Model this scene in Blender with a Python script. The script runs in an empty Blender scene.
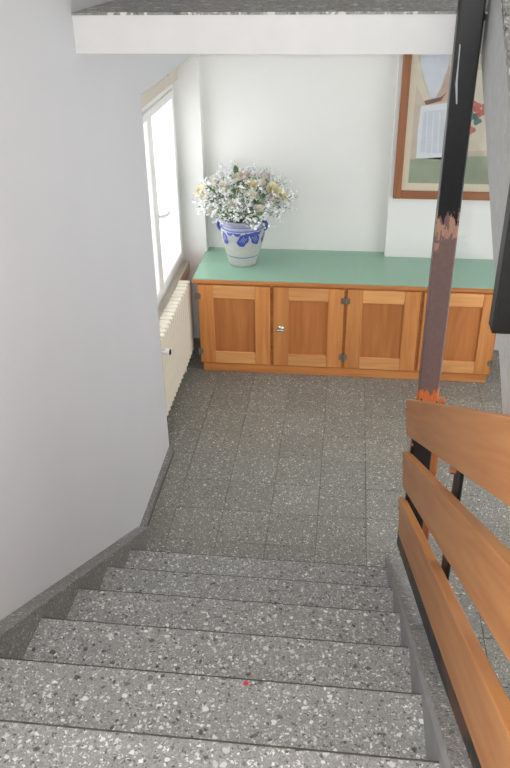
import bpy, bmesh, math, random
from mathutils import Vector, Matrix
random.seed(7)
scn = bpy.context.scene
C = scn.collection

# ------------------------------------------------------------------ camera
cd = bpy.data.cameras.new('camera'); cam = bpy.data.objects.new('camera', cd); C.objects.link(cam)
cd.sensor_fit = 'VERTICAL'; cd.sensor_height = 36.0; cd.lens = 36.0*788.0/768.0
cd.clip_start = 0.02; cd.clip_end = 200
def nrm(v): v = Vector(v); v.normalize(); return v
_Y = nrm((105, -456, 788)); _D = Vector((20, 1366, 788)); _D = nrm(_D - _Y*_D.dot(_Y)); _X = _D.cross(_Y)
if _X.x < 0: _X = -_X
# rows = world axes expressed in image axes (x right, y down, z forward)
R = Matrix((_X, _Y, -_D))
right, down, fwd = R.col[0], R.col[1], R.col[2]
M = Matrix.Identity(4)
for i in range(3):
    M[i][0] = right[i]; M[i][1] = -down[i]; M[i][2] = -fwd[i]
M[0][3], M[1][3], M[2][3] = 0.0, 0.0, 2.6
cam.matrix_world = M
scn.camera = cam

# ------------------------------------------------------------------ world, lights, exposure
w = bpy.data.worlds.new('overcast_sky'); scn.world = w; w.use_nodes = True
bg = w.node_tree.nodes['Background']; bg.inputs[0].default_value = (0.97, 0.98, 1.0, 1); bg.inputs[1].default_value = 3.05
fl = bpy.data.lights.new('camera_flash', 'POINT'); fl.energy = 98; fl.shadow_soft_size = 0.015; fl.color = (1, 0.985, 0.97)
flo = bpy.data.objects.new('camera_flash', fl); C.objects.link(flo); flo.location = (-0.10, -0.02, 2.63)
vs = scn.view_settings
vs.view_transform = 'Standard'; vs.look = 'None'; vs.gamma = 1.0; vs.use_curve_mapping = False; vs.exposure = 0.06

# ------------------------------------------------------------------ materials
def lin(c):
    return tuple((x/255/12.92 if x/255 <= 0.04045 else ((x/255+0.055)/1.055)**2.4) for x in c) + (1.0,)
class NT:
    def __init__(s, name):
        s.m = bpy.data.materials.new(name); s.m.use_nodes = True; s.t = s.m.node_tree
        s.b = s.t.nodes['Principled BSDF']; s.out = s.t.nodes['Material Output']
    def n(s, kind, **kw):
        nd = s.t.nodes.new(kind)
        for k, v in kw.items(): setattr(nd, k, v)
        return nd
    def l(s, a, b): s.t.links.new(a, b)
    def val(s, sock, v):
        if hasattr(v, 'is_output') or isinstance(v, bpy.types.NodeSocket): s.l(v, sock)
        else: sock.default_value = v
    def math(s, op, a, b=0.0, c=None, clamp=False):
        nd = s.n('ShaderNodeMath', operation=op, use_clamp=clamp)
        s.val(nd.inputs[0], a); s.val(nd.inputs[1], b)
        if c is not None: s.val(nd.inputs[2], c)
        return nd.outputs[0]
    def mix(s, f, a, b, blend='MIX'):
        nd = s.n('ShaderNodeMix', data_type='RGBA', blend_type=blend)
        s.val(nd.inputs['Factor'], f); s.val(nd.inputs[6], a); s.val(nd.inputs[7], b)
        return nd.outputs[2]
    def ramp(s, f, stops, interp='LINEAR'):
        nd = s.n('ShaderNodeValToRGB'); cr = nd.color_ramp; cr.interpolation = interp
        while len(cr.elements) < len(stops): cr.elements.new(0.5)
        for e, (p, c) in zip(cr.elements, stops): e.position = p; e.color = c
        s.l(f, nd.inputs[0]); return nd.outputs[0]
    def pos(s): return s.n('ShaderNodeNewGeometry').outputs['Position']
    def obj(s): return s.n('ShaderNodeTexCoord').outputs['Object']
    def noise(s, vec, scale, detail=2.0, rough=0.5):
        nd = s.n('ShaderNodeTexNoise'); s.l(vec, nd.inputs['Vector']); nd.inputs['Scale'].default_value = scale
        nd.inputs['Detail'].default_value = detail; nd.inputs['Roughness'].default_value = rough
        return nd.outputs['Fac']
    def mapping(s, vec, scale=(1, 1, 1), rot=(0, 0, 0)):
        nd = s.n('ShaderNodeMapping'); s.l(vec, nd.inputs[0]); nd.inputs['Scale'].default_value = scale
        nd.inputs['Rotation'].default_value = rot
        return nd.outputs[0]
    def bump(s, h, strength=0.2, dist=0.002):
        nd = s.n('ShaderNodeBump'); s.l(h, nd.inputs['Height']); nd.inputs['Strength'].default_value = strength
        nd.inputs['Distance'].default_value = dist; s.l(nd.outputs[0], s.b.inputs['Normal'])
    def col(s, v): s.val(s.b.inputs['Base Color'], v)
    def rough(s, v): s.val(s.b.inputs['Roughness'], v)

def plain(name, c, rough=0.5, metal=0.0, var=0.06, nscale=12, bumps=0.0):
    t = NT(name); c = lin(c)
    n = t.noise(t.obj(), nscale, 3)
    lo = tuple(x*(1-var) for x in c[:3]) + (1,); hi = tuple(min(1, x*(1+var)) for x in c[:3]) + (1,)
    t.col(t.ramp(n, [(0.3, lo), (0.7, hi)])); t.rough(rough); t.b.inputs['Metallic'].default_value = metal
    if bumps: t.bump(t.noise(t.obj(), nscale*8, 2), bumps)
    return t.m

def terrazzo(name, base, scales=((150, .5), (85, .45), (42, .40)), pw=0.26, pb=0.14, rough=0.38, random_tile=False, contrast=1.0, white=(240, 240, 235)):
    """cement ground crowded with marble chips of several sizes: pale, mid grey and near black"""
    t = NT(name); P = t.pos()
    wob = t.n('ShaderNodeTexNoise'); t.l(P, wob.inputs['Vector']); wob.inputs['Scale'].default_value = 75; wob.inputs['Detail'].default_value = 2
    off = t.n('ShaderNodeVectorMath', operation='MULTIPLY_ADD')
    t.l(wob.outputs['Color'], off.inputs[0]); off.inputs[1].default_value = (0.018, 0.018, 0.018); t.l(P, off.inputs[2])
    V = off.outputs[0]
    b = lin(base)
    sc = lambda k: tuple(min(1, x*k) for x in b[:3])+(1,)
    n1 = t.noise(P, 190, 3, 0.75); n2 = t.noise(P, 1.9, 3)
    c = t.ramp(n1, [(0.32, sc(0.62)), (0.68, sc(1.38))])
    patchy = t.math('ADD', t.math('MULTIPLY', t.noise(P, 5.5, 3, 0.6), 1.6), 0.2)
    def layer(c, scale, thr, k):
        vo = t.n('ShaderNodeTexVoronoi'); vo.inputs['Scale'].default_value = scale; t.l(V, vo.inputs['Vector'])
        sep = t.n('ShaderNodeSeparateColor'); t.l(vo.outputs['Color'], sep.inputs[0])
        r, g, bl = sep.outputs[0], sep.outputs[1], sep.outputs[2]
        size = t.math('MULTIPLY', t.math('ADD', t.math('MULTIPLY', g, 0.7), 0.45), thr)
        ins = t.math('MULTIPLY', t.math('SUBTRACT', size, vo.outputs['Distance']), 9.0, clamp=True)
        isw = t.math('LESS_THAN', r, t.math('MULTIPLY', patchy, pw*k)); isb = t.math('GREATER_THAN', r, 1-pb*k)
        isg = t.math('MULTIPLY', t.math('GREATER_THAN', r, pw*k), t.math('LESS_THAN', r, pw*k+.34))
        wc = t.mix(bl, sc(1.7), lin(white))
        bc = t.mix(bl, lin((34, 35, 36)), sc(0.5))
        gc = t.mix(bl, sc(0.7), sc(1.4))
        c = t.mix(t.math('MULTIPLY', t.math('MULTIPLY', ins, isg), .7), c, gc)
        c = t.mix(t.math('MULTIPLY', t.math('MULTIPLY', ins, isb), .9*contrast), c, bc)
        c = t.mix(t.math('MULTIPLY', t.math('MULTIPLY', ins, isw), .95*contrast), c, wc)
        return c
    for q, (s_, th_) in enumerate(scales): c = layer(c, s_, th_, (1.15, 1.0, .62)[q])
    c = t.mix(t.math('MULTIPLY', n2, 0.22), c, sc(0.8))
    if random_tile:
        oi = t.n('ShaderNodeObjectInfo')
        k = t.math('ADD', t.math('MULTIPLY', oi.outputs['Random'], 0.16), 0.92)
        cb = t.n('ShaderNodeCombineColor')
        for i in range(3): t.l(k, cb.inputs[i])
        c = t.mix(1.0, c, cb.outputs[0], 'MULTIPLY')
    t.col(c)
    t.rough(t.math('ADD', t.math('MULTIPLY', n2, 0.2), rough-0.1))
    t.bump(t.noise(P, 220, 2), 0.08, 0.001)
    return t.m

def wood(name, light, dark, axis=2, scale=1.0, rough=0.45, knots=True):
    t = NT(name); o = t.obj()
    sc = [26*scale]*3; sc[axis] = 1.3*scale
    oi = t.n('ShaderNodeObjectInfo')
    ad = t.n('ShaderNodeVectorMath', operation='ADD'); t.l(o, ad.inputs[0])
    cb = t.n('ShaderNodeCombineXYZ')
    for i in range(3): t.l(t.math('MULTIPLY', oi.outputs['Random'], 3.7+i*1.9), cb.inputs[i])
    t.l(cb.outputs[0], ad.inputs[1]); o2 = ad.outputs[0]
    g = t.noise(t.mapping(o2, sc), 1.0, 4, 0.6)
    sc2 = [7*scale]*3; sc2[axis] = 0.7*scale
    g2 = t.noise(t.mapping(o2, sc2), 1.0, 3, 0.5)
    rings = t.math('FRACT', t.math('MULTIPLY', g2, 9.0))
    rings = t.math('PINGPONG', rings, 0.5)
    f = t.math('ADD', t.math('MULTIPLY', g, 0.75), t.math('MULTIPLY', rings, 0.28))
    c = t.ramp(f, [(0.25, lin(dark)), (0.62, lin(light))])
    k = t.math('ADD', t.math('MULTIPLY', oi.outputs['Random'], 0.18), 0.9)
    cc = t.n('ShaderNodeCombineColor')
    for i in range(3): t.l(k, cc.inputs[i])
    c = t.mix(1.0, c, cc.outputs[0], 'MULTIPLY')
    t.col(c); t.rough(rough); t.bump(g, 0.06, 0.001)
    return t.m

def plaster(name, c, strength=0.25, scale=90, rough=0.85, streak=False):
    t = NT(name); P = t.pos(); b = lin(c)
    n = t.noise(P, 1.1, 3, 0.6)
    t.col(t.ramp(n, [(0.3, tuple(x*0.95 for x in b[:3])+(1,)), (0.7, b)]))
    if streak: h = t.noise(t.mapping(P, (1, 1, 0.28)), scale, 3, 0.6)
    else: h = t.noise(P, scale, 3, 0.6)
    t.rough(rough); t.bump(h, strength, 0.004)
    return t.m

MAT = {}
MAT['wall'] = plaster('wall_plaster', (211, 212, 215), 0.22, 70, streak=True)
def mottled():
    t = NT('mottled_grey_plaster'); P = t.pos(); n = t.noise(P, 28, 4, 0.7); n2 = t.noise(P, 5, 3)
    c = t.mix(n, lin((168, 169, 167)), lin((212, 213, 210)))
    t.col(t.mix(t.math('MULTIPLY', n2, .4), c, lin((182, 184, 184)))); t.rough(.85); t.bump(n, .5, .006); return t.m
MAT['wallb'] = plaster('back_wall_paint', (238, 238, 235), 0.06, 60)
MAT['white'] = plain('white_paint', (220, 220, 220), 0.45, var=0.02)
MAT['winwhite'] = plain('window_white_lacquer', (240, 240, 238), 0.3, var=0.02)
MAT['beige'] = plain('beige_paint', (214, 204, 190), 0.5, var=0.04)
MAT['step'] = terrazzo('terrazzo_step', (146, 146, 144), ((170, .5), (95, .50), (52, .42)), 0.30, 0.20)
MAT['step_big'] = terrazzo('terrazzo_landing', (140, 139, 136), ((80, .5), (46, .5), (26, .45)), 0.36, 0.26)
MAT['tile'] = terrazzo('terrazzo_tile', (131, 130, 122), ((190, .5), (120, .46), (64, .40)), 0.26, 0.15, rough=0.36, random_tile=True, contrast=.95)
MAT['skirt'] = terrazzo('terrazzo_skirting', (124, 123, 119), ((190, .5), (120, .46), (70, .40)), 0.24, 0.16, contrast=.8)
MAT['grout'] = plain('grout', (88, 87, 82), 0.9, var=0.1)
MAT['concrete'] = mottled()
MAT['arris_shade'] = plain('step_edge_shade', (84, 82, 78), 0.7, var=0.35, nscale=40)  # dark colour that paints the shadow line along each nosing
MAT['mortar'] = plain('smooth_grey_cement', (152, 152, 152), 0.6, var=0.1)
MAT['door_v'] = wood('larch_stile', (218, 150, 88), (194, 122, 64), 2)
MAT['door_h'] = wood('larch_rail', (230, 170, 110), (212, 146, 86), 0)
MAT['panel_w'] = wood('larch_panel', (202, 132, 74), (176, 104, 54), 2, 0.8)
MAT['carcass_h'] = wood('larch_carcass', (216, 146, 84), (186, 114, 58), 0)
MAT['plank'] = wood('plank_wood', (196, 136, 80), (174, 110, 62), 0, 0.8, rough=0.42)
MAT['frame_v'] = wood('frame_wood_v', (168, 112, 76), (142, 90, 58), 2)
MAT['frame_h'] = wood('frame_wood_h', (168, 112, 76), (142, 90, 58), 0)
MAT['packer'] = wood('packer_wood', (206, 128, 74), (170, 92, 50), 2)
def lino():
    t = NT('green_linoleum'); P = t.obj()
    n = t.noise(P, 40, 4, 0.7); n2 = t.noise(P, 3, 2)
    c = t.mix(n, lin((140, 180, 156)), lin((156, 196, 172)))
    t.col(t.mix(t.math('MULTIPLY', n2, 0.4), c, lin((146, 182, 160)))); t.rough(0.32)
    return t.m
MAT['lino'] = lino()
MAT['radiator'] = plain('cream_radiator_enamel', (230, 222, 204), 0.35, var=0.03)
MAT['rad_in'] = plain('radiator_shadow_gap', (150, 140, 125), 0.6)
MAT['chrome'] = plain('nickel', (205, 205, 205), 0.25, 1.0, 0.03)
MAT['hinge'] = plain('dull_steel_hinge', (150, 140, 122), 0.4, 0.7, 0.1, 60)
MAT['black'] = plain('black_paint', (16, 16, 18), 0.5, var=0.25, nscale=30)
MAT['glint'] = plain('painted_glint', (176, 184, 190), 0.5)  # pale colour for the painted flash reflection on the post
MAT['dark'] = plain('dark_hole', (28, 24, 22), 0.7)
MAT['rust'] = plain('rusty_bolt', (170, 112, 84), 0.6, 0.2, 0.25, 90)
def postmat():
    t = NT('worn_post_paint'); o = t.obj()
    z = t.n('ShaderNodeSeparateXYZ'); t.l(o, z.inputs[0]); zz = z.outputs[2]
    n = t.noise(t.mapping(o, (34, 34, 9)), 1.0, 4, 0.65)
    fine = t.noise(o, 70, 3, 0.6)
    prim = t.mix(fine, lin((104, 78, 74)), lin((136, 106, 100)))
    streak = t.noise(t.mapping(o, (60, 60, 5)), 1.0, 3)
    prim = t.mix(t.math('MULTIPLY', streak, 0.5), prim, lin((96, 82, 84)))
    blk = t.mix(fine, lin((16, 16, 18)), lin((32, 32, 35)))
    # black top coat above z=1.3 with a ragged bare edge, bare wood-coloured chips round it
    e = t.math('ADD', zz, t.math('MULTIPLY', t.math('SUBTRACT', n, 0.5), 0.34))
    top = t.math('MULTIPLY', t.math('SUBTRACT', e, 1.70), 120.0, clamp=True)
    chip = t.math('MULTIPLY', t.math('GREATER_THAN', e, 1.635), t.math('LESS_THAN', e, 1.705))
    chipn = t.math('MULTIPLY', chip, t.math('GREATER_THAN', t.noise(o, 26, 2), 0.47))
    c = t.mix(chipn, prim, lin((172, 130, 112)))
    c = t.mix(top, c, blk)
    # a few chips in the black coat
    ch2 = t.math('GREATER_THAN', t.noise(t.mapping(o, (30, 30, 9)), 1.0, 3, 0.6), 0.735)
    c = t.mix(t.math('MULTIPLY', ch2, 0.8), c, lin((150, 150, 150)))
    # bright orange lead primer near the lower end, black below
    e2 = t.math('ADD', zz, t.math('MULTIPLY', t.math('SUBTRACT', streak, 0.5), 0.16))
    ora = t.math('LESS_THAN', e2, 0.998)
    c = t.mix(ora, c, t.mix(fine, lin((176, 92, 48)), lin((216, 124, 62))))
    lowb = t.math('LESS_THAN', e2, 0.945)
    c = t.mix(lowb, c, blk)
    t.col(c); t.rough(t.math('ADD', t.math('MULTIPLY', top, -0.22), 0.55))
    t.bump(n, 0.08, 0.001)
    return t.m
MAT['post'] = postmat()
def wornbar():
    t = NT('worn_black_bar'); P = t.pos()
    n = t.noise(t.mapping(P, (6, 6, 6)), 1.0, 3, 0.6)
    t.col(t.ramp(n, [(0.50, lin((26, 26, 28))), (0.56, lin((92, 58, 44)))])); t.rough(0.5)
    return t.m
MAT['wornbar'] = wornbar()
def glass(name, refl=1.0, tint=(1, 1, 1)):
    t = NT(name); t.t.nodes.remove(t.b)
    tr = t.n('ShaderNodeBsdfTransparent'); tr.inputs[0].default_value = tint + (1,)
    gl = t.n('ShaderNodeBsdfGlossy'); gl.inputs['Roughness'].default_value = 0.02
    lw = t.n('ShaderNodeLayerWeight'); lw.inputs[0].default_value = 0.5
    f5 = t.math('POWER', lw.outputs['Facing'], 5.0)
    fr = t.math('ADD', t.math('MULTIPLY', f5, 0.9), 0.04)
    mx = t.n('ShaderNodeMixShader'); t.l(t.math('MULTIPLY', fr, refl, clamp=True), mx.inputs[0])
    t.l(tr.outputs[0], mx.inputs[1]); t.l(gl.outputs[0], mx.inputs[2]); t.l(mx.outputs[0], t.out.inputs[0])
    return t.m
MAT['glass'] = glass('clear_glass')
MAT['cream'] = plain('cream_mat_board', (226, 216, 192), 0.8, var=0.02)
MAT['p_bg'] = plain('print_beige', (206, 194, 178), 0.8, var=0.05)
MAT['p_green'] = plain('print_sage', (158, 168, 146), 0.8, var=0.08)
MAT['p_white'] = plain('print_white', (226, 230, 234), 0.8, var=0.03)
MAT['p_grey'] = plain('print_pale_blue', (208, 214, 222), 0.8, var=0.06)
MAT['p_rose'] = plain('print_rose', (198, 120, 108), 0.8, var=0.2, nscale=60)
MAT['p_teal'] = plain('print_teal', (96, 134, 132), 0.8, var=0.2, nscale=60)
MAT['p_brown'] = plain('print_brown', (130, 96, 84), 0.8, var=0.2)
MAT['p_blush'] = plain('print_blush', (196, 172, 158), 0.8, var=0.08)
MAT['p_cream'] = plain('print_cream', (218, 210, 192), 0.8, var=0.04)
def stone():
    t = NT('salt_glazed_stoneware'); o = t.obj()
    z = t.n('ShaderNodeSeparateXYZ'); t.l(o, z.inputs[0]); zz = z.outputs[2]
    n = t.noise(o, 35, 4, 0.7); n2 = t.noise(o, 9, 3)
    grey = t.mix(n, lin((168, 170, 168)), lin((196, 196, 190)))
    blue = t.mix(n2, lin((52, 70, 150)), lin((96, 112, 178)))
    zz2 = t.math('ADD', zz, t.math('MULTIPLY', t.math('SUBTRACT', n2, 0.5), 0.008))
    def band(z0, z1): return t.math('MULTIPLY', t.math('GREATER_THAN', zz2, z0), t.math('LESS_THAN', zz2, z1))
    c = grey
    pale = t.mix(0.55, grey, blue)
    c = t.mix(t.math('MULTIPLY', band(0.262, 0.32), 0.75), c, pale)
    for a, b in ((0.068, 0.075), (0.252, 0.262), (0.276, 0.281)): c = t.mix(t.math('MULTIPLY', band(a, b), 0.9), c, blue)
    c = t.mix(t.math('MULTIPLY', t.math('MULTIPLY', band(0.16, 0.25), t.math('GREATER_THAN', n2, 0.56)), 0.45), c, pale)
    t.col(c); t.rough(0.28); t.bump(n, 0.1, 0.001)
    return t.m
MAT['stone'] = stone()
MAT['cobalt'] = plain('cobalt_blue_glaze', (56, 74, 158), 0.3, var=0.35, nscale=70)
MAT['cobalt2'] = plain('pale_cobalt_vein', (150, 162, 200), 0.3, var=0.15, nscale=70)
MAT['leaf'] = plain('leaf_green', (92, 120, 70), 0.5, var=0.3, nscale=20)
MAT['leaf2'] = plain('grey_green_leaf', (128, 146, 122), 0.55, var=0.3, nscale=20)
MAT['stem'] = plain('stem_green', (112, 132, 90), 0.6, var=0.2)
MAT['f_white'] = plain('tiny_white_blossom', (240, 241, 240), 0.7, var=0.04)
MAT['f_cream'] = plain('cream_petal', (244, 240, 224), 0.6, var=0.05)
MAT['f_yellow'] = plain('pale_yellow_petal', (242, 234, 192), 0.6, var=0.07)
MAT['f_pink'] = plain('blush_petal', (238, 222, 214), 0.6, var=0.06)
MAT['f_olive'] = plain('olive_seed_spike', (150, 142, 86), 0.7, var=0.25, nscale=60)
MAT['red'] = plain('red_scrap', (206, 44, 58), 0.6)

# ------------------------------------------------------------------ mesh helpers
def bx(bm, x0, x1, y0, y1, z0, z1, bevel=0.0, seg=1):
    vs_ = [bm.verts.new((x, y, z)) for x in (x0, x1) for y in (y0, y1) for z in (z0, z1)]
    q = [(0, 1, 3, 2), (4, 6, 7, 5), (0, 4, 5, 1), (2, 3, 7, 6), (0, 2, 6, 4), (1, 5, 7, 3)]
    fs = [bm.faces.new([vs_[i] for i in f]) for f in q]
    if bevel > 0:
        es = set(e for f in fs for e in f.edges)
        bmesh.ops.bevel(bm, geom=list(es), offset=bevel, segments=seg, affect='EDGES', profile=0.5)
def tube(bm, a, b, r0, r1=None, seg=10, cap=True):
    a = Vector(a); b = Vector(b); r1 = r0 if r1 is None else r1
    d = (b-a).normalized(); u = d.orthogonal().normalized(); v = d.cross(u)
    ra = [bm.verts.new(a + (u*math.cos(2*math.pi*i/seg) + v*math.sin(2*math.pi*i/seg))*r0) for i in range(seg)]
    rb = [bm.verts.new(b + (u*math.cos(2*math.pi*i/seg) + v*math.sin(2*math.pi*i/seg))*r1) for i in range(seg)]
    for i in range(seg): bm.faces.new((ra[i], ra[(i+1) % seg], rb[(i+1) % seg], rb[i]))
    if cap: bm.faces.new(ra[::-1]); bm.faces.new(rb)
def path_tube(bm, pts, rad, seg=8):
    pts = [Vector(p) for p in pts]; rings = []
    for i, p in enumerate(pts):
        d = (pts[min(i+1, len(pts)-1)] - pts[max(i-1, 0)]).normalized()
        u = Vector((0, 1, 0)); u = (u - d*u.dot(d)).normalized() if abs(d.y) < 0.95 else d.orthogonal().normalized(); v = d.cross(u)
        r = rad[i] if isinstance(rad, (list, tuple)) else rad
        rings.append([bm.verts.new(p + (u*math.cos(2*math.pi*k/seg) + v*math.sin(2*math.pi*k/seg))*r) for k in range(seg)])
    for a, b in zip(rings, rings[1:]):
        for k in range(seg): bm.faces.new((a[k], a[(k+1) % seg], b[(k+1) % seg], b[k]))
    bm.faces.new(rings[0][::-1]); bm.faces.new(rings[-1])
def prism(bm, poly, axis, a, b):
    """poly: 2D points; axis 0: (y,z) extruded along x; 1: (x,z) along y; 2: (x,y) along z"""
    def P(p, t): return {0: (t, p[0], p[1]), 1: (p[0], t, p[1]), 2: (p[0], p[1], t)}[axis]
    A = [bm.verts.new(P(p, a)) for p in poly]; B = [bm.verts.new(P(p, b)) for p in poly]
    n = len(poly)
    bm.faces.new(A); bm.faces.new(B[::-1])
    for i in range(n): bm.faces.new((A[i], B[i], B[(i+1) % n], A[(i+1) % n]))
def lathe(bm, prof, seg=48, closed=False):
    rings = []
    for r, z in prof: rings.append([bm.verts.new((r*math.cos(2*math.pi*k/seg), r*math.sin(2*math.pi*k/seg), z)) for k in range(seg)])
    for a, b in zip(rings, rings[1:]):
        for k in range(seg): bm.faces.new((a[k], a[(k+1) % seg], b[(k+1) % seg], b[k]))
    bm.faces.new(rings[0][::-1]); bm.faces.new(rings[-1])
def link(name, bm, mat, parent=None, smooth=False):
    bmesh.ops.recalc_face_normals(bm, faces=bm.faces)
    me = bpy.data.meshes.new(name); bm.to_mesh(me); bm.free(); me.materials.append(MAT[mat] if isinstance(mat, str) else mat)
    if smooth:
        for p in me.polygons: p.use_smooth = True
    o = bpy.data.objects.new(name, me); C.objects.link(o)
    if parent: o.parent = parent
    return o
def box(name, mat, x0, x1, y0, y1, z0, z1, parent=None, bevel=0.0, seg=1, off=None):
    """box given in scene metres; off = the parent's location"""
    bm = bmesh.new(); ox, oy, oz = off or (0, 0, 0)
    bx(bm, x0-ox, x1-ox, y0-oy, y1-oy, z0-oz, z1-oz, bevel, seg)
    return link(name, bm, mat, parent)
def struct(o): o['kind'] = 'structure'; return o
def thing(name, label, cat, loc=(0, 0, 0), group=None):
    o = bpy.data.objects.new(name, None); C.objects.link(o); o.location = loc; o.empty_display_size = 0.05
    return tag(o, label, cat, group)
def tag(o, label, cat, group=None):
    o['label'] = label; o['category'] = cat
    if group: o['group'] = group
    return o

# ------------------------------------------------------------------ setting
XW = -0.95            # left wall plane
YN0, YN1 = 3.655, 5.11 # window niche
YB = 5.20             # back wall
ZC, ZL = 2.240, 2.366 # ceiling underside, upper landing
XR = 1.75
# left wall: near wall, lintel over the niche, pier beyond it, parapet under the window
wl = bmesh.new()
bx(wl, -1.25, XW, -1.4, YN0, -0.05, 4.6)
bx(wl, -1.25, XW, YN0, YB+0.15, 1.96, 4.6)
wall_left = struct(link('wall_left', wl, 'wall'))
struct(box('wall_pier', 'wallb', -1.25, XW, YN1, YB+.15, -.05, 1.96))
bm = bmesh.new(); bx(bm, -1.25, -1.115, YN0, YN1, -0.05, 0.60)
struct(link('wall_niche', bm, 'wall'))
bm = bmesh.new(); bx(bm, XW, 0.268, YB, YB+0.15, -0.05, ZC); bx(bm, 0.268, XR+0.15, 5.115, YB+0.15, -0.05, ZC)
struct(link('wall_back', bm, 'wallb'))
# floor: screed bed with single terrazzo tiles laid in it
bm = bmesh.new(); bx(bm, -1.25, XR+0.15, -1.4, YB+0.15, -0.12, -0.004)
floor = struct(link('floor', bm, 'grout'))
TX0, TY0, TS = -0.808, 3.412, 0.2442
tile_meshes = {}
def tile(x0, x1, y0, y1):
    x0 += .0011; x1 -= .0011; y0 += .0011; y1 -= .0011
    key = (round(x1-x0, 3), round(y1-y0, 3))
    if key[0] < 0.01 or key[1] < 0.01: return
    if key not in tile_meshes:
        b = bmesh.new(); hx, hy = (x1-x0)/2, (y1-y0)/2
        A = [b.verts.new((sx*hx, sy*hy, -.02)) for sx, sy in ((-1, -1), (1, -1), (1, 1), (-1, 1))]
        B = [b.verts.new((sx*hx, sy*hy, -.001)) for sx, sy in ((-1, -1), (1, -1), (1, 1), (-1, 1))]
        T = [b.verts.new((sx*(hx-.001), sy*(hy-.001), 0)) for sx, sy in ((-1, -1), (1, -1), (1, 1), (-1, 1))]
        for i in range(4):
            j = (i+1) % 4; b.faces.new((A[i], A[j], B[j], B[i])); b.faces.new((B[i], B[j], T[j], T[i]))
        b.faces.new(T)
        me = bpy.data.meshes.new('tile'); b.to_mesh(me); b.free(); me.materials.append(MAT['tile']); tile_meshes[key] = me
    o = bpy.data.objects.new('tile', tile_meshes[key]); C.objects.link(o); o.parent = floor
    o.location = ((x0+x1)/2, (y0+y1)/2, random.uniform(-.0006, .0004))
ys = [TY0 + TS*k for k in range(-14, 8)]
xs = [TX0 + TS*k for k in range(0, 11)]
for y0 in ys:
    y1 = y0+TS
    a, b_ = y0, min(y1, 5.11)
    if b_-a < 0.02: continue
    # stretch beside the wall and in the niche
    if b_ > 2.66:
        a2 = max(a, 2.66)
        tile(-0.925 if b_ <= YN0+0.01 else -1.11, TX0, a2, b_)
    for x0 in xs:
        x1 = min(x0+TS, XR)
        if x1-x0 < 0.02: continue
        if a < 2.655 and x0 < 0.30:
            if b_ > 2.66: tile(x0, x1, max(a, 2.66), b_)
            continue
        tile(x0, x1, a, b_)
# baseboards
def skirting(name, poly, axis, a, b):
    bm = bmesh.new(); prism(bm, poly, axis, a, b); return struct(link(name, bm, 'skirt'))
skirting('baseboard_left', [(XW, 0), (-0.926, 0), (-0.926, .036), (-.930, .040), (XW, .040)], 1, 2.93, YN0)
# upper floor: slab, white fascia, terrazzo covering
YF = 2.828
struct(box('ceiling', 'wallb', XW, XR+.15, YF+.03, YB+.15, ZC, ZL-.03))
bm = bmesh.new(); bx(bm, XW, 0.342, YF, YF+.03, ZC-.002, ZL-.008)
struct(link('trim_1', bm, 'white'))
bm = bmesh.new(); bx(bm, XW, 0.43, YF-.004, YB+.15, ZL-.03+.022, ZL); bx(bm, .43, XR+.15, YF+.03, YB+.15, ZL-.008, ZL)
struct(link('floor_upper', bm, 'step_big'))
# right-hand wall of the lower room, with an opening added to let in fill light
# (the stairwell is closed: roof, rear and right walls, both with an added unseen window for fill light)
def wall_open(name, mat, axis, t0, t1, a0, a1, z0, z1, ha0, ha1, hz0, hz1):
    b = bmesh.new()
    for (u0, u1, v0, v1) in ((a0, ha0, z0, z1), (ha1, a1, z0, z1), (ha0, ha1, z0, hz0), (ha0, ha1, hz1, z1)):
        if axis == 0: bx(b, t0, t1, u0, u1, v0, v1)
        else: bx(b, u0, u1, t0, t1, v0, v1)
    return struct(link(name, b, mat))
FILL_R = (0.75, 4.45, 0.15, 2.12)     # added fill-light opening in the right wall: y0, y1, z0, z1
FILL_B = (0.45, 0.95, 1.5, 2.4)     # added fill-light opening behind the camera: x0, x1, z0, z1
wall_open('wall_right', 'wallb', 0, XR, XR+.15, -1.4, 5.115, -.05, 4.6, *FILL_R)
wall_open('wall_rear', 'wallb', 1, -1.55, -1.4, -1.25, XR+.15, -.05, 4.6, *FILL_B)
struct(box('wall_upper_back', 'wallb', -1.25, XR+.15, YB+.15, YB+.30, ZC, 4.6))
struct(box('ceiling_stairwell', 'wallb', -1.25, XR+.15, -1.55, YB+.30, 4.6, 4.75))
def fill_window(name, axis, t, a0, a1, z0, z1, nbars):  # unseen windows, added to brighten the stairwell and hall
    b = bmesh.new(); fwd_ = .06
    def bar(u0, u1, v0, v1):
        if axis == 0: bx(b, t, t+.06, u0, u1, v0, v1)
        else: bx(b, u0, u1, t, t+.06, v0, v1)
    bar(a0, a0+fwd_, z0, z1); bar(a1-fwd_, a1, z0, z1); bar(a0+fwd_, a1-fwd_, z0, z0+fwd_); bar(a0+fwd_, a1-fwd_, z1-fwd_, z1)
    for k in range(1, nbars):
        u = a0+(a1-a0)*k/nbars; bar(u-.03, u+.03, z0+fwd_, z1-fwd_)
    o = struct(link(name, b, 'winwhite'))
    for k in range(nbars):
        u0 = a0+(a1-a0)*k/nbars+.03; u1 = a0+(a1-a0)*(k+1)/nbars-.03; p = bmesh.new()
        if axis == 0: bx(p, t+.027, t+.033, u0, u1, z0+.03, z1-.03)
        else: bx(p, u0, u1, t+.027, t+.033, z0+.03, z1-.03)
        link('pane', p, 'glass', o)
fill_window('fill_window_right', 0, XR+.05, *FILL_R, 3)
fill_window('fill_window_rear', 1, -1.5, *FILL_B, 2)

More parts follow.
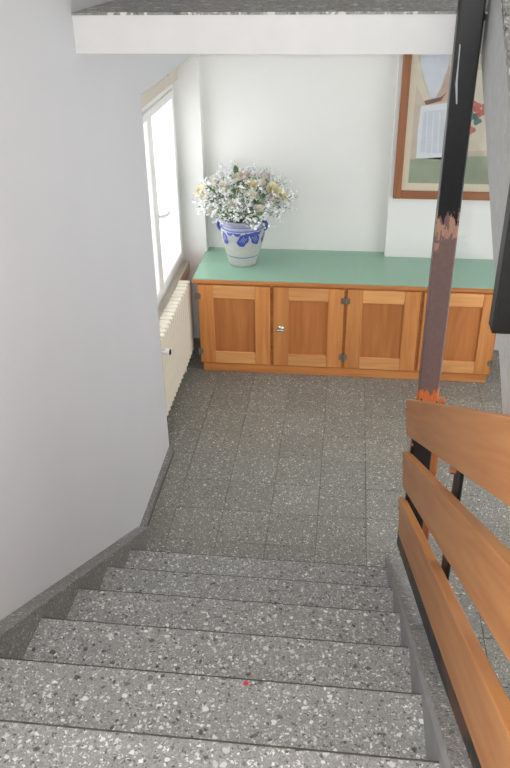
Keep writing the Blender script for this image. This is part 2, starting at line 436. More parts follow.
# window in the niche
XG = -1.165
wz0, wz1, wy0, wy1 = 0.60, 1.80, YN0, YN1
bm = bmesh.new()
fw = 0.045
bx(bm, XG-.04, XG+.045, wy0, wy0+fw, wz0, wz1); bx(bm, XG-.04, XG+.045, wy1-fw, wy1, wz0, wz1)
bx(bm, XG-.04, XG+.045, wy0+fw, wy1-fw, wz0, wz0+.05); bx(bm, XG-.04, XG+.045, wy0+fw, wy1-fw, wz1-.05, wz1)
win = struct(link('window_1', bm, 'winwhite'))
ym = 4.40
def sash(y0, y1):
    b = bmesh.new(); z0, z1 = wz0+.05, wz1-.05; s = .05
    bx(b, XG-.02, XG+.06, y0, y0+s, z0, z1, .006); bx(b, XG-.02, XG+.06, y1-s, y1, z0, z1, .006)
    bx(b, XG-.02, XG+.06, y0+s, y1-s, z0, z0+s, .006); bx(b, XG-.02, XG+.06, y0+s, y1-s, z1-s, z1, .006)
    o = link('window_sash', b, 'winwhite', win)
    b = bmesh.new(); bx(b, XG+.01, XG+.016, y0+s, y1-s, z0+s, z1-s); link('pane', b, 'glass', o)
    return o
sash(wy0+fw, ym); s2 = sash(ym, wy1-fw)
bm = bmesh.new(); tube(bm, (XG+.058, ym+.022, 1.14), (XG+.10, ym+.022, 1.14), .009); 
path_tube(bm, [(XG+.098, ym+.022, 1.145), (XG+.104, ym+.06, 1.14), (XG+.104, ym+.12, 1.135)], .009)
bx(bm, XG+.055, XG+.066, ym+.008, ym+.036, 1.09, 1.19, .004)
link('window_handle', bm, 'winwhite', s2, True)
bm = bmesh.new(); bx(bm, -1.25, -1.085, YN0, YN1, wz1, 1.96)
link('shutter_box', bm, 'beige', win)
bm = bmesh.new(); bx(bm, -1.12, -1.075, YN0+.002, YN1-.002, .52, .603, .004)
link('window_sill', bm, 'beige', win)
bm = bmesh.new(); tube(bm, (-1.03, YN0+.02, 1.915), (-1.03, 4.62, 1.915), .011); bx(bm, -1.085, -1.02, YN0+.03, YN0+.055, 1.895, 1.935, .004); bx(bm, -1.085, -1.02, 4.58, 4.605, 1.895, 1.935, .004)
link('curtain_rail', bm, 'beige', win, True)

# ------------------------------------------------------------------ lower flight of stairs
NY = [None, 2.63, 2.322, 2.014, 1.70, 1.385, 1.07, 0.755]
RISE = 0.182
XL, XRt = -0.897, 0.245
st = thing('staircase', 'straight flight of speckled grey terrazzo steps descending to the tiled hall', 'staircase', (0, 1.7, 0))
so = (0, 1.7, 0)
for i in range(1, 8):
    z = RISE*i; y1 = NY[i]; y0 = (NY[i+1]-.02) if i < 7 else -1.4
    bm = bmesh.new()
    # tread with eased front edge
    prof = [(y0, z-.045), (y1-.004, z-.045), (y1, z-.041), (y1, z-.008), (y1-.003, z-.003), (y1-.010, z), (y0, z)]
    prism(bm, [(p[0]-so[1], p[1]) for p in prof], 0, XL, XRt if i < 7 else XRt)
    tr = link('tread', bm, 'step', st)
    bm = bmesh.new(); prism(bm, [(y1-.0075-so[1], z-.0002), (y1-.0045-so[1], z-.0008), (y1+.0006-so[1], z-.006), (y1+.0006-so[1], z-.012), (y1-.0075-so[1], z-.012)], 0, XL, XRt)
    link('nosing_shade', bm, 'arris_shade', tr)
    bm = bmesh.new(); bx(bm, XL, XRt, y1-.045-so[1], y1-.02-so[1], z-RISE, z-.045)
    link('riser', bm, 'step', st)
def nose(y): return RISE*3 + (2.014-y)*0.5835
def string(name, x0, x1, ya, yb, up, drop, mat, capmat, capdx0, capdx1):
    # sloping string: body in smooth cement, speckled capping
    b = bmesh.new(); ox = so[1]
    zt = lambda y: nose(y)+up
    body = [(ya-ox, zt(ya)-.012), (yb-ox, zt(yb)-.012)]
    yend = yb
    body += [(yb-ox, 0.0)]
    yk = ya
    zb = zt(ya)-drop
    yfloor = 2.014 + (RISE*3+up-drop)/0.5835
    body += [(yfloor-ox, 0.0), (ya-ox, zb)]
    prism(b, body, 0, x0, x1); o = link(name, b, mat, st)
    b = bmesh.new()
    cap = [(ya-ox, zt(ya)-.012), (yb-ox, zt(yb)-.012), (yb-ox+.004, zt(yb)-.004), (yb-ox, zt(yb)), (ya-ox, zt(ya))]
    prism(b, cap, 0, capdx0, capdx1); link('capping', b, capmat, o)
    return o
string('wall_string', -0.948, XL, 0.5, 2.93, 0.045, .5, 'skirt', 'skirt', -0.948, XL+.004)
string('outer_string', XRt, 0.345, 0.5, 2.72, 0.035, .42, 'mortar', 'step', XRt+.012, 0.352)
# flat terrazzo soffit under the flight
bm = bmesh.new()
yf = 2.014 + (RISE*3-.33)/0.5835
prism(bm, [(yf-1.7, .0), (0.3-1.7, nose(.3)-.33), (0.3-1.7, nose(.3)-.23), (yf+.17-1.7, .0)], 0, XL, XRt)
link('soffit', bm, 'concrete', st)

# ------------------------------------------------------------------ upper flight on the right
uf = thing('upper_staircase', 'rough grey plastered side of the next flight climbing at the right edge', 'staircase', (0.415, 2.0, 0))
zbot = lambda y: 2.6-0.3675 + (y-2.854)*0.632
ya, yb = 0.55, 2.86
bm = bmesh.new()
prism(bm, [(ya-2.0, zbot(ya)), (yb+.03-2.0, zbot(yb+.03)), (yb+.03-2.0, ZL-.02), (yb-.12-2., zbot(yb-.12)+.36), (ya-2.0, zbot(ya)+.36)], 0, 0, .10)
link('string', bm, 'concrete', uf)
bm = bmesh.new()
prism(bm, [(ya-2.0, zbot(ya)+.36), (yb-.12-2., zbot(yb-.12)+.36), (yb-.12-2., zbot(yb-.12)+.385), (ya-2.0, zbot(ya)+.385)], 0, -.004, .10)
link('capping', bm, 'step_big', uf)
for k in range(6):
    y0 = YF+.03 - .315*(k+1); z = ZL - RISE*(k+1)
    b = bmesh.new(); bx(b, .10, XR-.425, y0-.02-2.0, y0+.315-2.0, z-.045, z, .004); link('tread', b, 'step', uf)
    b = bmesh.new(); bx(b, .10, XR-.425, y0+.29-2.0, y0+.315-2.0, z, z+RISE-.045); link('riser', b, 'step', uf)
bm = bmesh.new()
prism(bm, [(ya-2., zbot(ya)+.03), (yb+.03-2., zbot(yb+.03)+.03), (yb+.03-2., zbot(yb+.03)+.13), (ya-2., zbot(ya)+.13)], 0, .10, XR-.435)
link('soffit', bm, 'concrete', uf)
# half landing behind the camera
struct(box('floor_landing', 'step', XRt, XR, -1.4, .60, RISE*7-.15, RISE*7))

# ------------------------------------------------------------------ railing of the lower flight
rl = thing('stair_railing', 'worn steel post carrying three slanting brown wooden boards beside the steps', 'railing', (0.39, 2.9, 0))
ro = Vector((0.39, 2.9, 0))
PX0, PX1, PY0, PY1 = 0.318, 0.3985, 2.765, 2.822
bm = bmesh.new(); bx(bm, PX0-ro.x, PX1-ro.x, PY0-ro.y, PY1-ro.y, 0.0, 2.75, .006, 2)
link('post', bm, 'post', rl)['label'] = 'black steel post worn down to brown primer'
def onpost(x, y):
    v = R @ Vector((x-255, y-384, 788)); k = (PY0-.0012)/v.y
    return (v.x*k-ro.x, 2.6+v.z*k)
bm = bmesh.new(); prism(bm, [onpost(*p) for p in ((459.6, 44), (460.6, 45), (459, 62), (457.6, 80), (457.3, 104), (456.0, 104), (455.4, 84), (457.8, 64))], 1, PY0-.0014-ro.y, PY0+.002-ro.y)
link('flash_glint', bm, 'glint', rl)['label'] = 'pale flash reflection painted on the black post'  # flash highlight laid on as a thin pale strip
bm = bmesh.new(); bx(bm, .375-ro.x, .438-ro.x, PY1+.004-ro.y, PY1+.055-ro.y, 0.0, .915, .003)
link('timber_packer', bm, 'packer', rl)
bm = bmesh.new(); bx(bm, PX0-.004-ro.x, PX0-ro.x, PY0+.002-ro.y, PY1-.002-ro.y, .30, .86, .002)
link('mounting_plate', bm, 'black', rl)
def plank(ytop, ztop, slope, h, yend=0.18, x0=.288, x1=.320):
    # board: vertical cut at its lower end, running up towards the landing
    ang = math.atan(slope)
    L = (ytop-yend)/math.cos(ang); hp = h*math.cos(ang)
    o_loc = Vector((x0, ytop, ztop))
    b = bmesh.new()
    # local x along the board (up the slope), local z across it, local y thickness
    cut = hp*math.tan(ang)
    # lower end vertical: bottom corner lies straight below the top corner
    poly = [(0, 0), (L, 0), (L, -hp), (cut, -hp)]
    A = [b.verts.new((p[0], 0, p[1])) for p in poly]; B = [b.verts.new((p[0], x1-x0, p[1])) for p in poly]
    n = 4; b.faces.new(A); b.faces.new(B[::-1])
    for i in range(n): b.faces.new((A[i], B[i], B[(i+1) % n], A[(i+1) % n]))
    bmesh.ops.bevel(b, geom=list(b.edges), offset=.004, segments=2, affect='EDGES', profile=.5)
    o = link('plank', b, 'plank', rl)
    # local x -> (0,-cos,sin), local y -> (1,0,0), local z -> (0,sin,cos)
    ca, sa = math.cos(ang), math.sin(ang)
    m = Matrix(((0, 1, 0, x0-ro.x), (-ca, 0, sa, ytop-ro.y), (sa, 0, ca, ztop), (0, 0, 0, 1)))
    o.matrix_local = m
    # countersunk screw holes
    for t in (.035,):
        bb = bmesh.new(); tube(bb, (t+.0, -.001, -.045), (t+.0, .002, -.045), .007, seg=12)
        link('screw', bb, 'dark', o)
    return o
plank(2.925, 2.6-1.738, .580, .172)
plank(2.86, 2.6-1.962, .570, .168)
plank(2.84, 2.6-2.196, .548, .172)
# steel flats carrying the boards
for yb_ in (1.80, 0.75):
    b = bmesh.new(); zt = 2.6-1.70-(-(2.93-yb_)*.58)
    bx(b, .3225-ro.x+.012, .3325-ro.x+.012, yb_-.05-ro.y, yb_+.05-ro.y, nose(yb_)-.25, zt-.11, .002)
    o = link('flat_bar', b, 'black', rl)
    for zz in (1.290, 1.045):
        zz += (1.80-yb_)*.575
        b = bmesh.new(); tube(b, (.318-ro.x, yb_+.028-ro.y, zz), (.336-ro.x, yb_+.028-ro.y, zz), .011, seg=8); link('bolt', b, 'rust', o)
b = bmesh.new(); tube(b, (.309-ro.x, PY0+.012-ro.y, .735), (.320-ro.x, PY0+.012-ro.y, .735), .012, seg=8); link('bolt', b, 'rust', rl)
# sloping steel flat under the lowest board
b = bmesh.new()
lowz = lambda y: (2.6-2.196) + (2.84-y)*.548 - .172
prism(b, [(y-ro.y, z) for y, z in ((2.80, lowz(2.80)-.085), (.2, lowz(.2)-.085), (.2, lowz(.2)+.03), (2.80, lowz(2.80)+.03))], 0, .296-ro.x, .304-ro.x)
link('string_bar', b, 'wornbar', rl)

# newel post of the upper flight, hanging beside its string
np_ = thing('newel_post', 'black painted steel post end hanging beside the grey plastered flight', 'post', (0.39, 1.68, 1.80))
bm = bmesh.new(); bx(bm, .340-.39, .409-.39, 1.66-1.68, 1.715-1.68, 0, 1.0, .005, 2); link('post_tube', bm, 'black', np_)
bm = bmesh.new(); bx(bm, .3403-.39, .4087-.39, 1.6603-1.68, 1.7147-1.68, -.003, 0.003, .001); link('end_cap', bm, 'black', np_)

# ------------------------------------------------------------------ radiator
rd = thing('radiator', 'cream ribbed radiator with a valve knob standing under the window', 'radiator', (-1.03, 4.27, 0.118))
ro2 = Vector((-1.03, 4.27, 0.118))
n = 16; y0, y1 = 3.83, 4.715; pitch = (y1-y0)/n
sec = None
for k in range(n):
    if sec is None:
        b = bmesh.new(); hw = pitch/2-.0035
        pr = [(-.038, -hw+.008), (-.030, -hw), (.022, -hw), (.036, -hw+.012), (.040, 0), (.036, hw-.012), (.022, hw), (-.030, hw), (-.038, hw-.008)]
        prism(b, pr, 2, 0, .505)
        top = [e for e in b.edges if all(v.co.z > .5 for v in e.verts) or all(v.co.z < .001 for v in e.verts)]
        bmesh.ops.bevel(b, geom=top, offset=.007, segments=2, affect='EDGES', profile=.5)
        o = link('section', b, 'radiator', rd, False); sec = o
    else:
        o = sec.copy(); C.objects.link(o); o.parent = rd
    o.location = (0, y0 + pitch*(k+.5) - ro2.y, 0)
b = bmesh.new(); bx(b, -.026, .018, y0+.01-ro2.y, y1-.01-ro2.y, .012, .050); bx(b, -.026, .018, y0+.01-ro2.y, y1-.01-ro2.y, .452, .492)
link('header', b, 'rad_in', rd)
b = bmesh.new()
tube(b, (.03, 3.835-ro2.y, .435), (.058, 3.835-ro2.y, .435), .012); tube(b, (.055, 3.835-ro2.y, .435), (.080, 3.835-ro2.y, .435), .020, .018, 16)
kn = link('valve_knob', b, 'winwhite', rd, False)
b = bmesh.new(); tube(b, (.080, 3.835-ro2.y, .435), (.086, 3.835-ro2.y, .435), .017, .015, 16); link('knob_cap', b, 'dark', kn)
for yy in (3.95, 4.60):
    b = bmesh.new(); bx(b, -.03, -.002, yy-.012-ro2.y, yy+.012-ro2.y, -.118, .01, .002); link('foot', b, 'radiator', rd)
b = bmesh.new(); path_tube(b, [(0, y1-.005-ro2.y, .03), (0, y1+.05-ro2.y, .03), (0, y1+.06-ro2.y, .02), (0, y1+.06-ro2.y, -.118)], .010); link('supply_pipe', b, 'mortar', rd, True)

# ------------------------------------------------------------------ sideboard
cb = thing('sideboard', 'long low wooden sideboard with four panelled doors and pale green top', 'sideboard', (0.015, 4.86, 0))
co = (0.015, 4.86, 0)
CX0, CX1, CY = -0.935, 0.978, 4.635
def cbox(name, mat, *a, bevel=.002, par=None): return box(name, mat, *a, parent=par or cb, bevel=bevel, off=co)
bm = bmesh.new(); o3 = Vector(co)
bx(bm, CX0-co[0], CX1-co[0], CY-co[1], 5.095-co[1], .062, .645)
link('carcass', bm, 'carcass_h', cb)
cbox('plinth', 'carcass_h', CX0+.016, CX1-.020, CY-.004, 5.09, 0.0005, .062)
# worktop: wooden edge strips round a linoleum field
tp = cbox('worktop', 'carcass_h', -0.962, 0.988, 4.612, 5.113, .645, .668)
link_b = bmesh.new(); bx(link_b, -0.960-co[0], 0.986-co[0], 4.618-co[1], 5.113-co[1], .668, .6735, .0015)
bx(link_b, -0.948-co[0], 0.262-co[0], 5.113-co[1], 5.198-co[1], .650, .6735)
link('linoleum', link_b, 'lino', tp)
doors = [(-.928, -.463, 'l'), (-.440, .008, 'r'), (.030, .484, 'l'), (.506, .966, 'r')]
for k, (a, b_, h) in enumerate(doors):
    z0, z1 = .072, .632; sw = .098; yf_, yb2 = CY-.020, CY-.001
    # the recessed panel carries the frame: two stiles, two rails
    bmr = bmesh.new(); bx(bmr, a+sw-co[0], b_-sw-co[0], yf_+.011-co[1], yb2-co[1], z0+.084, z1-.088); d = link('door', bmr, 'panel_w', cb)
    for xa, xb in ((a, a+sw), (b_-sw, b_)):
        bmd = bmesh.new(); bx(bmd, xa-co[0], xb-co[0], yf_-co[1], yb2-co[1], z0, z1, .0025); link('stile', bmd, 'door_v', d)
    bmr = bmesh.new(); bx(bmr, a+sw-co[0], b_-sw-co[0], yf_+.0005-co[1], yb2-co[1], z1-.088, z1, .002); link('rail', bmr, 'door_h', d)
    bmr = bmesh.new(); bx(bmr, a+sw-co[0], b_-sw-co[0], yf_+.0005-co[1], yb2-co[1], z0, z0+.084, .002); link('rail', bmr, 'door_h', d)
    hx = a-.010 if h == 'l' else b_+.010
    for hz in (.555, .155):
        bb = bmesh.new()
        tube(bb, (hx-co[0], yf_-.003-co[1], hz-.024), (hx-co[0], yf_-.003-co[1], hz+.024), .0055, seg=10)
        s = 1 if h == 'l' else -1
        xa, xb = sorted((hx, hx+s*.028)); bx(bb, xa-co[0], xb-co[0], yf_-.0025-co[1], yf_-.0005-co[1], hz-.020, hz+.020)
        link('hinge', bb, 'hinge', d)
    if k == 1:
        bb = bmesh.new(); tube(bb, (-.392-co[0], yf_-co[1], .345), (-.392-co[0], yf_-.004-co[1], .345), .021, seg=20)
        tube(bb, (-.392-co[0], yf_-.004-co[1], .345), (-.392-co[0], yf_-.022-co[1], .345), .007, seg=12)
        path_tube(bb, [(-.418-co[0], yf_-.026-co[1], .338), (-.405-co[0], yf_-.027-co[1], .343), (-.392-co[0], yf_-.028-co[1], .346), (-.379-co[0], yf_-.027-co[1], .343), (-.366-co[0], yf_-.026-co[1], .338)], [.005, .008, .009, .008, .005])
        link('knob', bb, 'chrome', d, True)

# ------------------------------------------------------------------ crock and flowers
VX, VY, VZ = -0.672, 4.925, 0.6735
vz = thing('stoneware_crock', 'grey stoneware crock with cobalt blue leaves holding flowers on the sideboard', 'vase', (VX, VY, VZ))
prof = [(.088, 0), (.094, .004), (.098, .03), (.108, .07), (.124, .12), (.138, .17), (.144, .21), (.143, .245), (.136, .272), (.131, .284), (.133, .292), (.139, .300), (.141, .310), (.137, .317), (.128, .315), (.124, .300), (.126, .26), (.12, .2)]
bm = bmesh.new(); lathe(bm, prof, 56); link('body', bm, 'stone', vz, True)
def vr(z):
    for (r0, z0), (r1, z1) in zip(prof[:12], prof[1:13]):
        if z0 <= z <= z1: return r0 + (r1-r0)*(z-z0)/(z1-z0+1e-9)
    return .14
def decal(name, pts2, mat, parent, off=.0015):
    """pts2: fan of (angle, z) points, first the centre; laid on the crock's wall with a little thickness"""
    b = bmesh.new()
    vsf = [b.verts.new(((vr(z)+off)*math.cos(a), (vr(z)+off)*math.sin(a), z)) for a, z in pts2]
    n_ = len(pts2)-1
    for i in range(n_): b.faces.new((vsf[0], vsf[1+i], vsf[1+(i+1) % n_]))
    return link(name, b, mat, parent, True)
def leafdecal(a0, z0, tilt, L, W):
    ca, sa = math.cos(tilt), math.sin(tilt); pts = [(a0, z0)]
    N = 18
    for i in range(N):
        t = 2*math.pi*i/N
        u = math.cos(t)*L/2; v = math.sin(t)*W/2*(1+.18*math.cos(5*t))*(1-.25*math.cos(t))
        x = u*ca - v*sa; y = u*sa + v*ca
        pts.append((a0 + x/.14, z0 + y))
    o = decal('leaf_motif', pts, 'cobalt', vz)
    for s in (-.25, 0, .25):
        pts = [(a0, z0)]
        for i in range(8):
            t = 2*math.pi*i/8; u = math.cos(t)*L*.26; v = math.sin(t)*.0022 + s*W*.7
            x = u*ca - v*sa; y = u*sa + v*ca
            pts.append((a0 + x/.14, z0 + y))
        pts[0] = (a0 - s*W*.7*sa/.14, z0 + s*W*.7*ca)
        decal('vein', pts, 'cobalt2', o, .0028)
FR = -math.pi/2 + 0.135   # side of the crock that faces the stairs
for a, z, t, L, W in ((FR+.03, .204, .95, .098, .062), (FR+.60, .206, -1.15, .092, .062), (FR-.92, .205, 1.9, .085, .05), (FR+1.25, .195, .6, .08, .05), (FR+2.2, .195, -.9, .08, .05), (FR+3.1, .195, .8, .08, .05), (FR-1.7, .195, -.8, .08, .05)):
    leafdecal(a, z, t, L, W)
for a in (FR-.25, FR+.28, FR+.8, FR-.62):
    pts = [(a, .232)]
    for i in range(12):
        t = 2*math.pi*i/12; pts.append((a+math.cos(t)*.17, .236+math.sin(t)*.010 + .012*math.cos(t)**2))
    decal('garland_motif', pts, 'cobalt', vz)
for s in (-1, 1):
    b = bmesh.new()
    pts = []
    for i in range(9):
        t = math.pi*i/8; pts.append((s*(.130 + .030*math.sin(t)), -.004, .262 + .030*math.cos(t)))
    path_tube(b, pts, [.012, .012, .011, .011, .011, .011, .012, .013, .014], 10)
    o = link('handle', b, 'cobalt', vz, True); o.rotation_euler = (0, 0, FR+math.pi/2-.1)
b = bmesh.new(); lathe(b, [(.122, .27), (.10, .275), (.05, .28), (.01, .282)], 24); link('filling', b, 'leaf', vz, True)

# flowers: every stem a thing of its own, standing in the crock
random.seed(21)
RS = 1.1
TOP = VZ + .285
def dirvec(phi, th): return Vector((math.sin(th)*math.cos(phi), math.sin(th)*math.sin(phi), math.cos(th)))
def stemcurve(tip, n_=5):
    base = Vector((VX + (tip.x-VX)*.16, VY + (tip.y-VY)*.16, TOP-.01))
    ctrl = base + Vector(((tip.x-VX)*.25, (tip.y-VY)*.25, (tip.z-TOP)*.65))
    return [base*(1-t)**2 + ctrl*2*t*(1-t) + tip*t*t for t in [i/(n_-1) for i in range(n_)]]
CEN = Vector((VX+.005, VY, TOP+.075))
def hull(phi, th, k=1.0):
    # flattened dome of the bouquet: wider than tall
    d = dirvec(phi, th); return CEN + Vector((d.x*.285*k, d.y*.24*k, d.z*.235*k))
ico = None
def blossom(bm, c, r):
    # five-lobed tiny flower: low-poly rounded star ball
    u = Vector((random.uniform(-1, 1), random.uniform(-1, 1), random.uniform(-.2, 1))).normalized(); a = u.orthogonal().normalized(); bb = u.cross(a)
    cen = bm.verts.new(c + u*r*.35); back = bm.verts.new(c - u*r*.45); ring = []
    for i in range(10):
        t = 2*math.pi*i/10; rr = r*(1.0 if i % 2 == 0 else .68)
        ring.append(bm.verts.new(c + a*math.cos(t)*rr + bb*math.sin(t)*rr + u*r*(.18 if i % 2 == 0 else 0)))
    for i in range(10):
        bm.faces.new((cen, ring[i], ring[(i+1) % 10])); bm.faces.new((back, ring[(i+1) % 10], ring[i]))
def spray(phi, th, k):
    tip = hull(phi, th, k)
    root = thing('gypsophila_spray', 'spray of tiny white blossoms on thin branching stems in the crock', 'flower', tuple(stemcurve(tip)[0]), 'white filler sprays in the crock')
    off = Vector(root.location)
    bs = bmesh.new(); bf = bmesh.new(); bl_ = bmesh.new()
    pts = stemcurve(tip, 6); path_tube(bs, [p-off for p in pts], .0014, 4)
    for j in range(20):
        t = random.choice(pts[2:]) if j > 5 else pts[-1]
        d = (t - Vector((VX, VY, TOP-.05))).normalized()
        e = t + d*random.uniform(.0, .05) + Vector((random.gauss(0, .034), random.gauss(0, .034), random.gauss(0, .030)))
        if e.y > YB-.02: e.y = YB-.02
        if e.z < TOP+.035 and (e-Vector((VX, VY, e.z))).length < .21: e.z = TOP + random.uniform(.04, .07)
        e.z = max(e.z, TOP+.03) if e.x < VX+.2 else max(e.z, TOP+.07)
        path_tube(bs, [t-off, (t+e)/2-off+Vector((0, 0, .004)), e-off], .0009, 3)
        if j % 2 == 0:
            a_ = t + (e-t)*random.uniform(-.2, .7) - off; dv = Vector((random.gauss(0, 1), random.gauss(0, 1), random.gauss(0, .8))).normalized(); sv = dv.orthogonal().normalized()*.005
            L_ = random.uniform(.02, .04); nv = dv.cross(sv)*.3
            q0, q1, q2, q3 = [bl_.verts.new(p) for p in (a_, a_+dv*L_*.45+sv+nv, a_+dv*L_, a_+dv*L_*.45-sv+nv)]
            bl_.faces.new((q0, q1, q2)); bl_.faces.new((q0, q2, q3))
        for q in range(random.randint(2, 5)):
            blossom(bf, e-off + Vector((random.gauss(0, .010), random.gauss(0, .010), random.gauss(0, .010))), random.uniform(.0065, .0125))
    link('stems', bs, 'leaf2', root)
    link('leaflets', bl_, 'leaf2' if random.random() < .6 else 'leaf', root)['kind'] = 'stuff'
    link('blossoms', bf, 'f_white', root)['kind'] = 'stuff'
for i in range(46):
    phi = i*2.399 + random.uniform(-.2, .2)
    th = math.acos(1 - (i+.5)/46*1.10)
    spray(phi, th, random.uniform(.80, 1.0))
def petal_ring(bm, c, u, r, n_, open_, rot):
    a = u.orthogonal().normalized(); b = u.cross(a)
    for i in range(n_):
        t = rot + 2*math.pi*i/n_; w_ = math.pi/n_*1.25
        def P(ang, rad, hh): return bm.verts.new(c + (a*math.cos(ang)+b*math.sin(ang))*rad + u*hh)
        rows = []
        for (fr, hh, ww) in ((.15, -.5*r, .5), (.62+.2*open_, -.05*r, .95), (.74+.45*open_, .55*r-.35*open_*r, .8), (.62+.75*open_, .9*r-.75*open_*r, .35)):
            rows.append([P(t-w_*ww, r*fr, hh), P(t, r*fr*1.07, hh), P(t+w_*ww, r*fr, hh)])
        for p, q in zip(rows, rows[1:]):
            for s in range(2): bm.faces.new((p[s], p[s+1], q[s+1], q[s]))
def rose(phi, th, k, r, mat, label, group, opened=.35):
    r *= RS; tip = hull(phi, th, k*1.03); pts = stemcurve(tip); off = pts[0]
    root = thing('rose', label, 'flower', tuple(off), group)
    bs = bmesh.new(); path_tube(bs, [p-off for p in pts], .003, 5); link('stem', bs, 'stem', root)
    u = (tip - Vector((VX, VY, TOP-.08))).normalized()
    u = (u + Vector((0, -.35, .15))).normalized()
    b = bmesh.new()
    for q, (rr, nn, op) in enumerate(((r*.55, 3, 0.0), (r*.8, 4, opened*.4), (r, 5, opened), (r*1.1, 5, opened*1.5))): petal_ring(b, tip-off, u, rr, nn, op, q*.7)
    link('petals', b, mat, root, True)
    b = bmesh.new(); tube(b, tip-off-u*r*.75, tip-off-u*r*.3, r*.12, r*.34, 8); link('calyx', b, 'leaf', root)
cr = ('cream white rose blooming among tiny white blossoms', 'cream roses in the crock')
yl = ('pale yellow rose blooming among tiny white blossoms', 'yellow roses in the crock')
pk = ('blush pink rose blooming among tiny white blossoms', 'pink roses in the crock')
D = math.radians
for phi, th, k, r in ((-150, 62, 1.0, .026), (-120, 40, 1.0, .028), (-70, 52, 1.02, .026), (-95, 64, 1.0, .022), (-40, 35, 1.0, .024), (-170, 40, .98, .024), (-100, 20, 1.0, .026), (-130, 78, .98, .020), (-62, 72, 1.0, .02)):
    rose(D(phi), D(th), k, r, 'f_cream', *cr)
for phi, th, k, r in ((-165, 58, 1.06, .030), (-28, 50, 1.03, .034), (-14, 64, 1.02, .026), (-62, 34, 1.0, .024)):
    rose(D(phi), D(th), k, r, 'f_yellow', *yl, opened=.45)
for phi, th, k, r in ((-75, 16, 1.02, .03), (-35, 60, 1.0, .024), (10, 30, 1.0, .026)):
    rose(D(phi), D(th), k, r, 'f_pink', *pk)
def leafy(phi, th, k, L, W, mat, label, group):
    tip = hull(phi, th, k*.88); pts = stemcurve(tip); off = pts[0]
    root = thing('leaf_sprig', label, 'leaf', tuple(off), group)
    bs = bmesh.new(); path_tube(bs, [p-off for p in pts], .002, 4); link('stem', bs, 'stem', root)
    u = (tip-pts[-2]).normalized(); sd = u.cross(Vector((0, 1, 0))).normalized(); nm = sd.cross(u)
    for (f0, dv, LL, WW) in ((1.0, u, L, W), (.75, (u*.5+sd*.9).normalized(), L*.7, W*.8), (.72, (u*.5-sd*.9).normalized(), L*.7, W*.8)):
        p0 = pts[-1] if f0 == 1.0 else pts[3]
        s2_ = dv.cross(nm).normalized(); b = bmesh.new(); prev = None
        for i in range(6):
            t = i/5; w2 = WW*math.sin(math.pi*min(1, t*.93+.07))**.8/2 if i < 5 else .0006
            c = p0-off + dv*LL*t + nm*(.012*math.sin(t*3))
            row = [b.verts.new(c - s2_*w2 + nm*.004), b.verts.new(c), b.verts.new(c + s2_*w2 + nm*.004)]
            if prev:
                for s in range(2): b.faces.new((prev[s], prev[s+1], row[s+1], row[s]))
            prev = row
        link('leaf', b, mat, root, True)
lg = ('dark green pointed leaves poking out between the blossoms', 'green leaf sprigs in the crock')
for phi, th, k, L, W in ((-120, 12, 1.12, .075, .034), (-140, 84, .85, .07, .03), (-110, 84, .9, .07, .03), (-90, 82, .88, .06, .03), (-60, 84, .9, .07, .03), (-100, 45, .95, .06, .026), (-50, 55, .95, .06, .026), (-150, 50, .98, .05, .024), (-20, 45, 1.02, .05, .022), (-70, 30, 1.0, .05, .024), (60, 50, .95, .06, .03), (120, 45, .95, .06, .03)):
    leafy(D(phi), D(th), k, L, W, 'leaf', *lg)
def spike(phi, th, k):
    tip = hull(phi, th, k); pts = stemcurve(tip, 7); off = pts[0]
    root = thing('seed_spike', 'olive brown feathery spike rising among the roses', 'flower', tuple(off), 'olive spikes in the crock')
    bs = bmesh.new(); path_tube(bs, [p-off for p in pts], .0018, 4); link('stem', bs, 'stem', root)
    b = bmesh.new()
    for j in range(34):
        t = pts[4]*(1-j/33) + pts[6]*(j/33); blossom(b, t-off+Vector((random.gauss(0, .006), random.gauss(0, .006), random.gauss(0, .004))), random.uniform(.004, .007))
    link('seeds', b, 'f_olive', root)['kind'] = 'stuff'
for phi, th, k in ((-80, 30, 1.02), (-55, 26, 1.03), (-160, 48, 1.05), (-95, 38, 1.0)): spike(D(phi), D(th), k)

# ------------------------------------------------------------------ framed picture
pf = thing('framed_picture', 'brown wooden frame with a pastel print behind glass on the white wall', 'picture', (0.66, 5.113, 1.08))
po = Vector((0.66, 5.113, 1.08))
FX0, FX1, FZ0, FZ1, FWd = 0.292, 1.03, 1.080, 2.13, .050
def pbox(name, mat, x0, x1, y0, y1, z0, z1, par=pf, bevel=.0): return box(name, mat, x0, x1, y0, y1, z0, z1, parent=par, bevel=bevel, off=tuple(po))
pbox('frame_side', 'frame_v', FX0, FX0+FWd, 5.083, 5.113, FZ0, FZ1, bevel=.003)
pbox('frame_side', 'frame_v', FX1-FWd, FX1, 5.083, 5.113, FZ0, FZ1, bevel=.003)
pbox('frame_side', 'frame_h', FX0+FWd, FX1-FWd, 5.083, 5.113, FZ0, FZ0+FWd, bevel=.003)
pbox('frame_side', 'frame_h', FX0+FWd, FX1-FWd, 5.083, 5.113, FZ1-FWd, FZ1, bevel=.003)
ix0, ix1, iz0, iz1 = FX0+FWd, FX1-FWd, FZ0+FWd, FZ1-FWd
pbox('mat_board', 'cream', ix0, ix1, 5.104, 5.110, iz0, iz1)
mx = .040
pr = pbox('print', 'p_bg', ix0+mx, ix1-mx, 5.1025, 5.104, iz0+mx+.01, iz1-mx)
def patch(name, pts, mat, d):
    b = bmesh.new(); prism(b, [(x-po.x, z-po.z) for x, z in pts], 1, 5.1025-d-.0004-po.y, 5.1025-d+.0004-po.y); return link(name, b, mat, pr)
def PX(x, y):
    """print coordinates: place on the wall seen at these photo pixels"""
    v = R @ Vector((x-255, y-384, 788)); s = 5.10/v.y
    return (v.x*s, 2.6+v.z*s)
px0, px1 = ix0+mx, ix1-mx
zg = 1.33
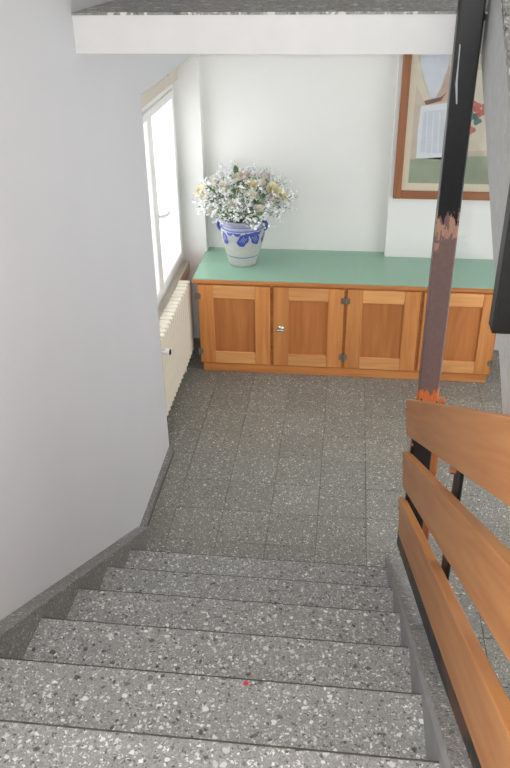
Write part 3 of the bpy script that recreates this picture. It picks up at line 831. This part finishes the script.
patch('print_meadow', [(px0, iz0+mx+.01), (px1, iz0+mx+.01), (px1, zg+.03), (px0+.25, zg+.02), (px0, zg)], 'p_green', .001)
patch('print_vessel', [PX(*p) for p in ((420, 50), (451, 50), (448, 68), (441, 88), (435, 99), (431, 99), (426, 85), (421, 66))], 'p_grey', .001)
patch('print_sheet', [PX(*p) for p in ((421, 106), (448, 103), (447, 160), (416, 158), (418, 130))], 'p_white', .001)
patch('print_sheet', [PX(*p) for p in ((424, 112), (445, 109), (444, 154), (420, 152))], 'p_grey', .0018)
patch('print_drape', [PX(*p) for p in ((413, 62), (420, 60), (424, 84), (431, 99), (424, 101), (416, 84))], 'p_cream', .0014)
patch('print_drape', [PX(*p) for p in ((436, 99), (442, 88), (449, 66), (452, 66), (450, 92), (447, 101), (440, 103))], 'p_blush', .0014)
for k_ in range(3): patch('print_bar', [PX(*p) for p in ((427+6*k_, 112), (428.2+6*k_, 112), (426.2+6*k_, 153), (425+6*k_, 153))], 'p_white', .0024)
patch('print_bow', [PX(*p) for p in ((424, 101), (432, 99), (441, 97), (447, 92), (441, 101), (434, 103), (426, 105))], 'p_brown', .0018)
patch('print_ground', [PX(*p) for p in ((455, 70), (492, 70), (492, 150), (458, 152))], 'p_cream', .001)
for cx, cy, rr, m_ in ((475, 106, 5.5, 'p_rose'), (471, 116, 5, 'p_teal'), (479, 113, 5, 'p_rose'), (470, 130, 5, 'p_rose'), (477, 121, 4, 'p_teal'), (486, 109, 5, 'p_rose')):
    patch('print_flower', [PX(cx+rr*(1+.25*math.cos(3*t))*math.cos(t), cy+rr*(1+.25*math.cos(3*t))*math.sin(t)) for t in [2*math.pi*i/14 for i in range(14)]], m_, .0018+.0003*random.random())
pbox('glass', 'glass', ix0-.002, ix1+.002, 5.092, 5.094, iz0-.002, iz1+.002)

# ------------------------------------------------------------------ red scrap on a step
bm = bmesh.new()
prism(bm, [(-.006, -.004), (.005, -.006), (.008, .001), (.003, .005), (-.004, .004)], 2, 0, .0025)
o = link('paper_scrap', bm, 'red'); o.location = (-0.203, 1.366, RISE*5)
tag(o, 'tiny red scrap lying on the edge of a terrazzo step', 'scrap')
